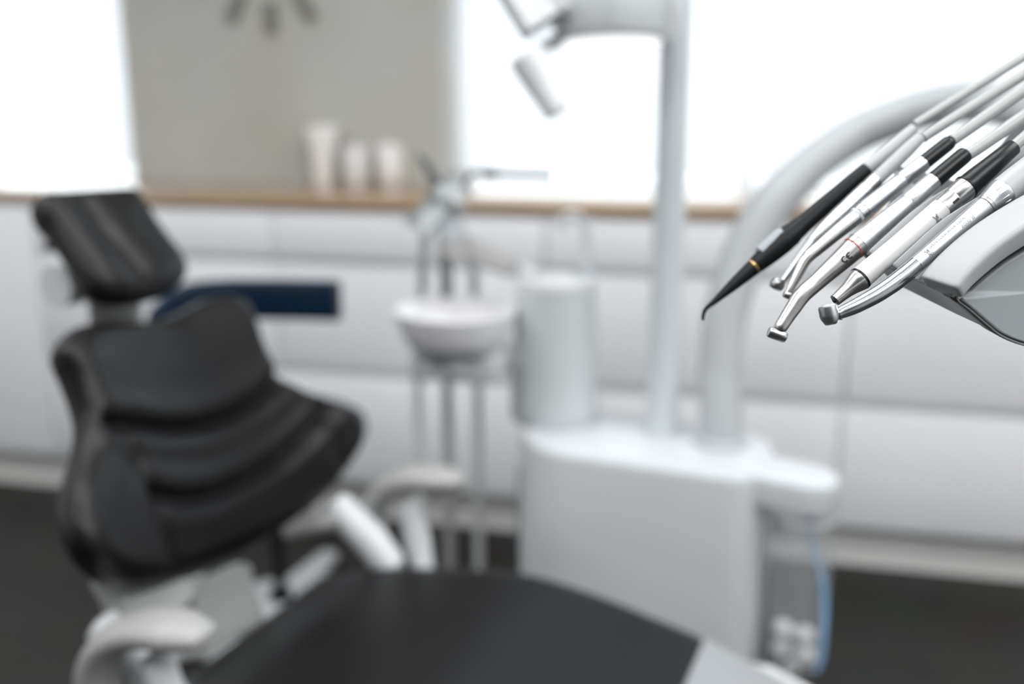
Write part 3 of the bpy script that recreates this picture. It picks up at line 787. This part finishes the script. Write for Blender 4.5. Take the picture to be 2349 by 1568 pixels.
# tray body: side profile (in the picture plane of the near side) swept across the row
prof = [(2190, 680), (2196, 692), (2224, 713), (2265, 748), (2296, 772), (2349, 793), (2430, 806), (2560, 800), (2700, 770), (2760, 700), (2740, 560), (2600, 480), (2480, 510), (2390, 545), (2349, 571), (2306, 597), (2265, 628), (2224, 664)]
def dnear(x, y): return .5335 + 3e-5 * (x - 2190)
prof = [prof[0], prof[0]] + [(p.x, p.y) for p in spline([V((x, y, 0)) for x, y in prof[1:]], 90)]
q0, q1, q2 = (atD(x, y, dnear(x, y)) for x, y in ((2190, 680), (2700, 770), (2349, 571)))
pn_ = (q1 - q0).cross(q2 - q0).normalized()
side = [atPlane(x, y, q0, pn_) for x, y in prof]
cs = V((0, 0, 0))
for p in side: cs += p
cs /= len(side)
def ring_at(off, f=1.): return [cs + (p - cs) * f + off for p in side]
def low_ring(off, f=1.):
    """the same outline with its upper edge lowered under the instruments"""
    out = []; n = len(side); lower = [(prof[i][0], side[i]) for i in range(n // 2)]
    for i, (p, (x, y)) in enumerate(zip(side, prof)):
        if i > n * .6 and x < 2600:
            q = min(lower, key=lambda e: abs(e[0] - x))[1]; p = p.lerp(q, .95)
        out.append(cs + (p - cs) * f + off)
    return out
far = -RV * 5.9
tbk = (atD(2349, 455, .556) - atD(2111, 631, .548)).normalized()
b = BM(); loft(b, [low_ring(far + tbk * .075 + FW * .018, .97), low_ring(far + RV * .15 + tbk * .075 + FW * .018, .985), low_ring(RV * -4.5 + tbk * .06 + FW * .018, 1.), low_ring(RV * -3.8 + tbk * .016 + FW * .016, 1.), low_ring(RV * -3.4 + tbk * .004 + FW * .014, 1.), low_ring(RV * -1.5 + tbk * .004 + FW * .014, 1.), low_ring(RV * -.6 + tbk * .001, 1.), ring_at(RV * -.45, 1.), ring_at(RV * -.2, 1.)]); part('tray_body', b, TRAYW, tray, angle=30)
b = BM(); loft(b, [ring_at(RV * -.2, 1.003), ring_at(RV * -.05, 1.008), ring_at(RV * .01, 1.002), ring_at(RV * .02, .992), ring_at(RV * -.01, .968), ring_at(RV * -.10, .958)], cap=False); part('side_gasket', b, TRIMG, tray, angle=70)  # dark band round the rim of the side panel
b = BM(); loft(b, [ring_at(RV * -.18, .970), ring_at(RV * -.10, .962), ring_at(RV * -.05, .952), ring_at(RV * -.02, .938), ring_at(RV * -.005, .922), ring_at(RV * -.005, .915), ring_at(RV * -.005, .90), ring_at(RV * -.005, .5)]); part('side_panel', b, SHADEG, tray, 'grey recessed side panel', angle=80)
# slim lip that closes the front under the fingers
lipn = [atD(NOSE[k][0] + 6, NOSE[k][1] + 15, NOSE[k][2] + .012) for k in (5, 6, 7)]
dn = (atD(2120, 660, .55) - atD(2117, 641, .55))
lipn.append(lipn[-1] + RV * 1.0)
tb_ = (atD(2349, 455, .556) - atD(2111, 631, .548)).normalized()
b = BM(); loft(b, [[p, p + tb_ * .006, p + tb_ * .008 + dn * .9, p + tb_ * .003 + dn * .95] for p in lipn]); part('front_lip', b, WARMW, tray)

# ================================================================== INSTRUMENTS
class Tool:
    def __init__(s, a, c, D):
        """straight axis from pixel a to pixel c at depth D"""
        s.a, s.c, s.D = a, c, D
        s.L = math.hypot(c[0] - a[0], c[1] - a[1])
    def d(s, x, y):
        k = ((x - s.a[0]) * (s.c[0] - s.a[0]) + (y - s.a[1]) * (s.c[1] - s.a[1])) / s.L
        return s.D + 3e-5 * k
    def pt(s, x, y): return atD(x, y, s.d(x, y))
    def tube(s, name, stations, m, parent, seg=48, label=None, smooth_n=None, angle=38):
        st = stations
        if smooth_n:
            q = spline([V(t) for t in st], smooth_n); st = [(v.x, v.y, v.z) for v in q]
        b = BM(); tube(b, [s.pt(x, y) for x, y, r in st], [r / F * s.d(x, y) for x, y, r in st], seg)
        return part(name, b, m, parent, label, angle=angle)
    def at(s, k, off=0):
        """pixel at k px along the axis, off px to its upper side"""
        t = ((s.c[0] - s.a[0]) / s.L, (s.c[1] - s.a[1]) / s.L)
        return (s.a[0] + t[0] * k + off * t[1], s.a[1] + t[1] * k - off * t[0])
    def st(s, *kr): return [(*s.at(k), r) for k, r in kr]

def text_on(tool, body, k, off, height, rpx, m, name, parent, squash=1., flip=False):
    """lettering laid on a round handle: k px along, off px up from the axis, letter height in px"""
    cu = bpy.data.curves.new('lettering', 'FONT'); cu.body = body; cu.size = 1.0; cu.resolution_u = 3; cu.space_character = 1.05
    ob = bpy.data.objects.new('lettering', cu); COL.objects.link(ob)
    me = bpy.data.meshes.new_from_object(ob.evaluated_get(bpy.context.evaluated_depsgraph_get()))
    bpy.data.objects.remove(ob); bpy.data.curves.remove(cu)
    b = BM(); b.from_mesh(me); bpy.data.meshes.remove(me)
    wrap(b, tool, k, off, height / .72, rpx, squash)
    return part(name, b, m, parent, smooth=False)

def rad_at(prof, k):
    for (a, ra), (c, rc) in zip(prof, prof[1:]):
        if a <= k <= c: return ra + (rc - ra) * (k - a) / max(c - a, 1e-6)
    return prof[0][1] if k < prof[0][0] else prof[-1][1]
def wrap(b, tool, k, off, sz, rpx, squash=1.):
    prof = rpx if isinstance(rpx, list) else [(0, rpx), (1, rpx)]
    rpx = rad_at(prof, k)
    x0, y0 = tool.at(k); x1, y1 = tool.at(k + 10)
    p0, p1 = tool.pt(x0, y0), tool.pt(x1, y1)
    t = (p1 - p0).normalized(); view = (CAM - p0).normalized()
    e1 = (view - t * view.dot(t)).normalized(); e2 = e1.cross(t)
    if e2.dot(UP) < 0: e2 = -e2
    d = tool.d(x0, y0); u = d / F
    th0 = math.asin(max(-.98, min(.98, off / rpx)))
    for v in b.verts:
        x = v.co.x * sz * u * squash; y = v.co.y * sz * u
        R = rad_at(prof, k + v.co.x * sz * squash) * u * 1.014 + .00004
        th = th0 + y / R
        v.co = p0 + t * x + e1 * (R * math.cos(th)) + e2 * (R * math.sin(th))

def strokes(tool, segs, k, off, sz, wpx, rpx, m, name, parent):
    """a mark of strokes (x0,y0,x1,y1) in letter units, laid on a handle"""
    b = BM(); h = wpx / sz / 2
    for (xa, ya, xb, yb) in segs:
        L = math.hypot(xb - xa, yb - ya); nx, ny = -(yb - ya) / L * h, (xb - xa) / L * h
        n = 6; prev = None
        for i in range(n + 1):
            f = i / n; x, y = xa + (xb - xa) * f, ya + (yb - ya) * f
            cur = (b.verts.new((x + nx, y + ny, 0)), b.verts.new((x - nx, y - ny, 0)))
            if prev: b.faces.new((prev[0], prev[1], cur[1], cur[0]))
            prev = cur
    wrap(b, tool, k, off, sz, rpx)
    return part(name, b, m, parent, smooth=False)
def arc(cx, cy, r, a0, a1, n=10):
    P = [(cx + r * math.cos(math.radians(a0 + (a1 - a0) * i / n)), cy + r * math.sin(math.radians(a0 + (a1 - a0) * i / n))) for i in range(n + 1)]
    return [(*p, *q) for p, q in zip(P, P[1:])]

def hose(tool, pts, name, m, parent, n=40):
    """supply hose: seen stretch given in pixels, then looping back to the tray behind the frame"""
    P = [tool.pt(x, y) for x, y, r in pts]; R = [r / F * tool.d(x, y) for x, y, r in pts]
    d = (P[-1] - P[-2]).normalized()
    e = P[-1]
    q = atD(2655, 462, tool.D + .012)
    P += [e + d * .035 + RT * .012, e.lerp(q, .45) + d * .05 + RT * .05 + UP * .02, q + UP * .035 + RT * .012, q]
    R += [R[-1]] * 4
    q = spline(P, n); rr = spline([V((r, 0, 0)) for r in R], n)
    b = BM(); tube(b, q, [v.x for v in rr], 20); return part(name, b, m, parent)

GRP = 'instruments lying in the tray'
# --- 6: turbine, nearest and sharpest
T6 = Tool((2101, 607.5), (2258, 474.5), .550)
t6 = thing('turbine_handpiece', T6.pt(2180, 545), 'nearest frosted silver turbine with small round head, printed 8000 B', 'dental handpiece', GRP)
T6.tube('neck', [(1912, 722, 9), (1918, 721, 13.6), (1929, 716.5, 14.6), (1957, 704, 17.4), (1984, 690, 18.8), (2011, 675, 19.8), (2040, 656, 20.4), (2062, 640, 20.8), (2082, 624, 20.6), (2101, 607.5, 19.9)], FROSTN, t6, smooth_n=60)
T6.tube('handle', T6.st((.4, 18.9), (.8, 20.2), (60, 20.8), (120, 22.4), (180, 24.3), (205, 25.2), (206, 24)), FROST, t6)
T6.tube('coupling_ring', T6.st((204.5, 22), (207, 25.5), (207.5, 26.2), (213, 26.6), (213.5, 25)), STEEL, t6)
T6.tube('coupling', T6.st((212, 24.5), (214, 27.2), (222, 27.6), (236, 30.6), (252, 33.2), (258, 33.8), (261, 33.4), (262, 31)), FROST, t6)
for j in range(5):                                                     # grip flutes on the coupling
    a = math.radians(-52 + 24 * j)
    p0 = T6.pt(*T6.at(229)); p1 = T6.pt(*T6.at(252)); t = (p1 - p0).normalized(); view = (CAM - p0).normalized(); e1 = (view - t * view.dot(t)).normalized(); e2 = e1.cross(t)
    u = .555 / F
    d = e1 * math.cos(a) + e2 * math.sin(a)
    b = BM(); tube(b, [p0 + d * 28.0 * u, p0.lerp(p1, .3) + d * 29.8 * u, p0.lerp(p1, .8) + d * 32.6 * u, p1 + d * 32.6 * u], [.2 * u, 1.6 * u, 2.4 * u, .4 * u], 10); part('grip_flute', b, STEEL, t6)
T6.tube('hose_connector', T6.st((260, 31), (262, 32.8), (300, 32), (340, 30), (400, 27), (402, 20)), HOSEL, t6)
hose(T6, [(*T6.at(398), 14), (*T6.at(440), 14), (*T6.at(520), 14)], 'hose', HOSE, t6)
ha, hb = (1897.6, 699.5), (1906.5, 743.5)
hA, hB = T6.pt(*ha), T6.pt(*hb); u6 = .545 / F
b = BM(); lathe(b, hA, hB - hA, [(0, 17 * u6), (1.2 * u6, 20.2 * u6), (3.0 * u6, 20.9 * u6), (4 * u6, 20.4 * u6), (5 * u6, 21.6 * u6), (24 * u6, 21.9 * u6), (31 * u6, 20.5 * u6), (39 * u6, 16.2 * u6), (44.5 * u6, 13.2 * u6), (45.3 * u6, 11.5 * u6)], 56)
hd6 = part('head', b, FROST, t6)
b = BM(); hd_ = (hB - hA).normalized(); lathe(b, hA + hd_ * 45 * u6, hd_, [(0, 10.5 * u6), (1.0 * u6, 9.5 * u6)], 28); part('chuck_opening', b, BLACKP, hd6)
b = BM(); lathe(b, hA - hd_ * 1.2 * u6, hd_, [(0, 12 * u6), (.6 * u6, 15.5 * u6), (2.4 * u6, 16.2 * u6)], 40); part('push_button', b, STEEL, hd6)
b = BM(); q = T6.pt(1927.5, 731.5); lathe(b, q - FW * .0015, UP, [(-2.2 * u6, 3.2 * u6), (2.0 * u6, 3.2 * u6)], 14); part('spray_port', b, DSTEEL, t6)
b = BM(); q0, q1 = T6.pt(*T6.at(218, 0)), T6.pt(*T6.at(218, 0))
PR6 = [(0, 20), (.8, 20.2), (60, 20.8), (120, 22.4), (180, 24.3), (205, 25.2)]
text_on(T6, 'GENTLEsilence LUX', 40, 8.0, 7.4, PR6, INKL, 'lettering', t6, 1.22)
text_on(T6, '8000 B', 124, -5.0, 8.0, PR6, INK, 'lettering', t6, 1.20)
WH = [(.0, 1.0, .22, .30), (.22, .30, .42, .80), (.42, .80, .56, .30), (.56, .30, .62, 1.0), (.16, .28, .10, -.45), (.16, .28, .40, -.30), (.40, .35, .40, -.45)] + arc(.70, -.12, .17, 0, 360, 14)
strokes(T6, WH, 26, -2, 15, 1.3, PR6, INK, 'maker_mark', t6)

# --- 5: white scaler
T5 = Tool((1973, 639), (2217, 429), .568)
t5 = thing('scaler_handpiece', T5.pt(2090, 540), 'white scaler with a short steel cone and black hose boot, second nearest', 'dental handpiece', GRP)
T5.tube('handle', T5.st((3, 24), (3.5, 27), (60, 25.4), (110, 24.2), (170, 24.4), (246, 25.0), (246.4, 22)), HANDW, t5)
T5.tube('seal_ring', T5.st((-2, 24), (-1.8, 28.3), (3.4, 28.3), (3.6, 24)), BLACKP, t5)
T5.tube('nose_cone', T5.st((-77, 8), (-76, 13.8), (-58, 15.2), (-40, 17.4), (-26, 20.6), (-14, 24.6), (-6, 27.0), (-2, 27.2), (-1.6, 24)), STEEL, t5, angle=60)
T5.tube('tip_socket', T5.st((-81, 3), (-80.5, 4.2), (-75, 4.5)), BLACKP, t5)
T5.tube('collar', T5.st((246, 23), (246.3, 25.4), (280, 26.8), (281, 26.2), (282, 26.8), (321, 28.2), (321.5, 24)), STEEL, t5)
T5.tube('hose_boot', T5.st((318, 24), (319, 30), (323, 30.2), (324, 27.4), (352, 26.4), (400, 23), (462, 19.6), (463.5, 18.5), (464, 12)), BLACKP, t5)
hose(T5, [(*T5.at(460), 13), (*T5.at(490), 13), (*T5.at(560), 13), (*T5.at(640), 13)], 'hose', HOSE, t5)
strokes(T5, [(0, 0, .42, 0)], 262, -8, 40, 6.0, 26.8, INKD, 'dash_mark', t5)
strokes(T5, WH, 206, -16, 17, 2.2, 24.8, INK, 'maker_mark', t5)

# --- 4: contra-angle with red ring
T4 = Tool((1957, 570), (2142, 414.5), .592)
t4 = thing('contra_angle_handpiece', T4.pt(2050, 495), 'silver contra-angle with a red ring and bent neck, third nearest', 'dental handpiece', GRP)
T4.tube('neck', [(1786, 757, 13), (1791, 750, 15.4), (1806, 726, 16.8), (1822, 702, 18.6), (1833, 685, 19.8), (1843, 673, 20.2), (1854, 663, 20.3), (1868, 651, 20.4), (1900, 622, 22.6), (1930, 595, 25.2), (1956, 571, 27.6)], STEEL, t4, smooth_n=60)
T4.tube('red_ring', T4.st((-1, 26), (-.7, 28.0), (1.1, 28.1), (1.2, 26)), REDR, t4)
T4.tube('neck_collar', T4.st((1.0, 26), (1.2, 28.1), (15, 28.6), (16, 26.5)), STEEL, t4)
T4.tube('handle', T4.st((14, 26), (16, 29.4), (30, 28.6), (48, 27.2), (50, 26.6), (90, 25.0), (162, 23.2), (163, 22.4), (164.5, 22.9), (200, 22.2), (240, 21.8), (241.5, 20.5)), SATIN, t4)
T4.tube('hose_boot', T4.st((239, 18), (240.5, 20.6), (300, 19.6), (330, 19.4), (336, 18.2), (339, 14.5), (339.5, 10)), BLACKP, t4)
hose(T4, [(2213, 358, 14), (2240, 342, 14.3), (2349, 267, 15), (2480, 178, 15.5)], 'hose', HOSE, t4)
hA, hB = T4.pt(1762, 759.5), T4.pt(1805, 775); u4 = .585 / F
b = BM(); lathe(b, hA, hB - hA, [(0, 7 * u4), (1.5 * u4, 11.4 * u4), (5 * u4, 13 * u4), (38 * u4, 13.4 * u4), (43 * u4, 12 * u4), (45 * u4, 8 * u4)], 40); part('head', b, STEEL, t4)
b = BM(); strokes(T4, arc(.5, .5, .5, 60, 300, 12) + arc(1.55, .5, .5, 60, 300, 12) + [(1.1, .5, 1.5, .5)], -47, -12, 13.5, 3.4, [(-70, 23.4), (-36, 26.0), (0, 28.4)], INKD, 'approval_mark', t4)

# --- 3
T3 = Tool((1975, 487.6), (2118, 374), .615)
t3 = thing('contra_angle_handpiece', T3.pt(2050, 430), 'silver contra-angle without a red ring, between the red-ringed one and the thin dull one', 'dental handpiece', GRP)
T3.tube('neck', [(1808, 671, 8), (1813, 662, 9.5), (1826, 636, 11.4), (1843, 603, 13.4), (1852, 590, 14.4), (1863, 580, 14.8), (1880, 566, 15.4), (1920, 532, 17.2), (1964, 497, 19.0)], STEEL, t3, smooth_n=50)
T3.tube('head', [(1797, 672, 4), (1799, 673, 8), (1808, 677, 9), (1814, 680, 8), (1816, 681, 4)], STEEL, t3, seg=28)
T3.tube('blue_grey_ring', T3.st((-16, 18), (-15, 20), (-8, 20), (-7, 18)), POLE, t3)
T3.tube('neck_collar', T3.st((-7, 18), (-6, 20.4), (8, 20.6), (9, 19)), STEEL, t3)
T3.tube('handle', T3.st((8, 18), (10, 21), (40, 20.6), (70, 20), (118, 19.8), (119, 19), (121, 19.8), (182, 19.3), (183, 17)), SATIN, t3)
T3.tube('hose_boot', T3.st((181, 15), (182, 17.6), (230, 17.4), (252, 17.2), (260, 16), (263, 13), (263.5, 9)), BLACKP, t3)
hose(T3, [(2183, 322, 13.5), (2215, 300, 14), (2349, 206, 15), (2480, 114, 15.5)], 'hose', HOSE, t3)

# --- 2
T2 = Tool((1862, 554), (2006, 416), .634)
t2 = thing('polishing_handpiece', T2.pt(1935, 485), 'thin dull silver handpiece with a cup-shaped head, beside the black syringe', 'dental handpiece', GRP)
T2.tube('neck', [(1793, 648, 8), (1803, 634, 8.6), (1825, 603, 9.4), (1842, 580, 10.6), (1862, 556, 13)], SATIN, t2, smooth_n=40)
T2.tube('head', [(1787, 640, 6), (1787.2, 641, 13), (1785, 648, 16.5), (1782, 655, 16.8), (1779, 661, 14), (1778.5, 662.5, 6)], DSTEEL, t2, seg=36)
T2.tube('handle', T2.st((-3, 12.5), (8, 14.5), (40, 18.4), (80, 19.4), (150, 19.2), (176, 18.6), (177, 17)), SATIN, t2)
T2.tube('coupling', T2.st((175, 16), (176, 17.8), (204, 18.4), (205, 16)), STEEL, t2)
T2.tube('hose_connector', T2.st((203, 14), (204, 16.6), (260, 16.6), (310, 15.6), (345, 13.6), (346, 10)), HOSEL, t2)
hose(T2, [(2118, 316, 11.5), (2160, 288, 12), (2349, 170, 13), (2480, 88, 13.5)], 'hose', HOSE, t2)

# --- 1: black syringe, farthest
T1 = Tool((1730, 611), (1988, 388), .655)
t1 = thing('air_water_syringe', T1.pt(1850, 505), 'black air-water syringe with a hooked tip and grey button, farthest of the instruments', 'syringe', GRP)
T1.tube('tip', [(1612, 734, 3.4), (1613, 722, 4.0), (1617, 711, 4.6), (1625, 702, 5.4), (1640, 690, 7.2), (1665, 668, 11.0), (1690, 646, 14.4), (1726, 614.5, 18.4)], BLACKM, t1, smooth_n=50)
T1.tube('brass_ring', T1.st((-4, 17), (-3.8, 18.9), (.8, 19.4), (1, 17)), GOLD, t1)
T1.tube('handle', T1.st((.6, 17), (1, 19.4), (25, 22.5), (55, 25.5), (85, 27), (110, 26.6), (122, 24), (150, 22.0), (210, 20.4), (290, 18.6), (338, 17.0), (341, 15.6)), BLACKM, t1)
b = BM(); q = [T1.pt(*T1.at(k, o)) for k, o in ((28, 11), (31, 11.5), (60, 11.5), (96, 11.5), (101, 11))]
tube(b, q, [x * .657 / F for x in (12, 18.5, 20.5, 20.5, 15)], 32); part('button', b, BUTTON, t1, 'grey button sleeve')
T1.tube('hose_connector', T1.st((339, 13), (340, 17), (348, 17.6), (380, 17.4), (430, 15.6), (476, 12.8), (484, 12.4), (485, 9)), HOSEL, t1)
hose(T1, [(2098, 286, 9.5), (2140, 260, 10), (2349, 130, 11), (2480, 50, 11.5)], 'hose', HOSE, t1)

# ================================================================== LIGHT
w = bpy.data.worlds.new('daylight'); sc.world = w; w.use_nodes = True
bg = w.node_tree.nodes['Background']; bg.inputs['Color'].default_value = (.90, .95, 1.0, 1); bg.inputs['Strength'].default_value = 2.0
def area(name, loc, rot, sx, sy, power, col=(1, 1, 1)):
    l = bpy.data.lights.new(name, 'AREA'); l.shape = 'RECTANGLE'; l.size = sx; l.size_y = sy; l.energy = power; l.color = col
    o = bpy.data.objects.new(name, l); COL.objects.link(o); o.location = loc; o.rotation_euler = rot
    return o
for i, (x0, x1) in enumerate(WX):
    area('daylight_%d' % (i + 1), ((x0 + x1) / 2, YW + .26, (WZ0 + WZ1) / 2), (-PI / 2, 0, 0), x1 - x0 + .2, WZ1 - WZ0 + .3, 7.2 * (x1 - x0), (.95, .975, 1.0))
for i, (x, y) in enumerate(FILL_XY):
    area('ceiling_lamp_%d' % (i + 1), (x, y, ZC - .036), (0, 0, 0), 1.38, .88, (12, 14, 23, 16, 19.5, 32)[i], (.975, .985, 1))  # area lights added below the ceiling to fill the room

# ================================================================== CAMERA
cd = bpy.data.cameras.new('camera'); co = bpy.data.objects.new('camera', cd); COL.objects.link(co)
cd.sensor_width = 36; cd.lens = F / W * 36; cd.clip_start = .02
co.location = CAM; co.rotation_euler = (PI / 2 - PIT, 0, YAW)
cd.dof.use_dof = True; cd.dof.focus_distance = .555; cd.dof.aperture_fstop = 2.55; cd.dof.aperture_blades = 0
sc.camera = co
sc.view_settings.view_transform = 'Standard'; sc.view_settings.look = 'None'; sc.view_settings.exposure = .08; sc.view_settings.gamma = 1
sc.cycles.use_denoising = True
sc.cycles.max_bounces = 10; sc.cycles.diffuse_bounces = 6; sc.cycles.transparent_max_bounces = 12
sc.cycles.caustics_reflective = False; sc.cycles.caustics_refractive = False
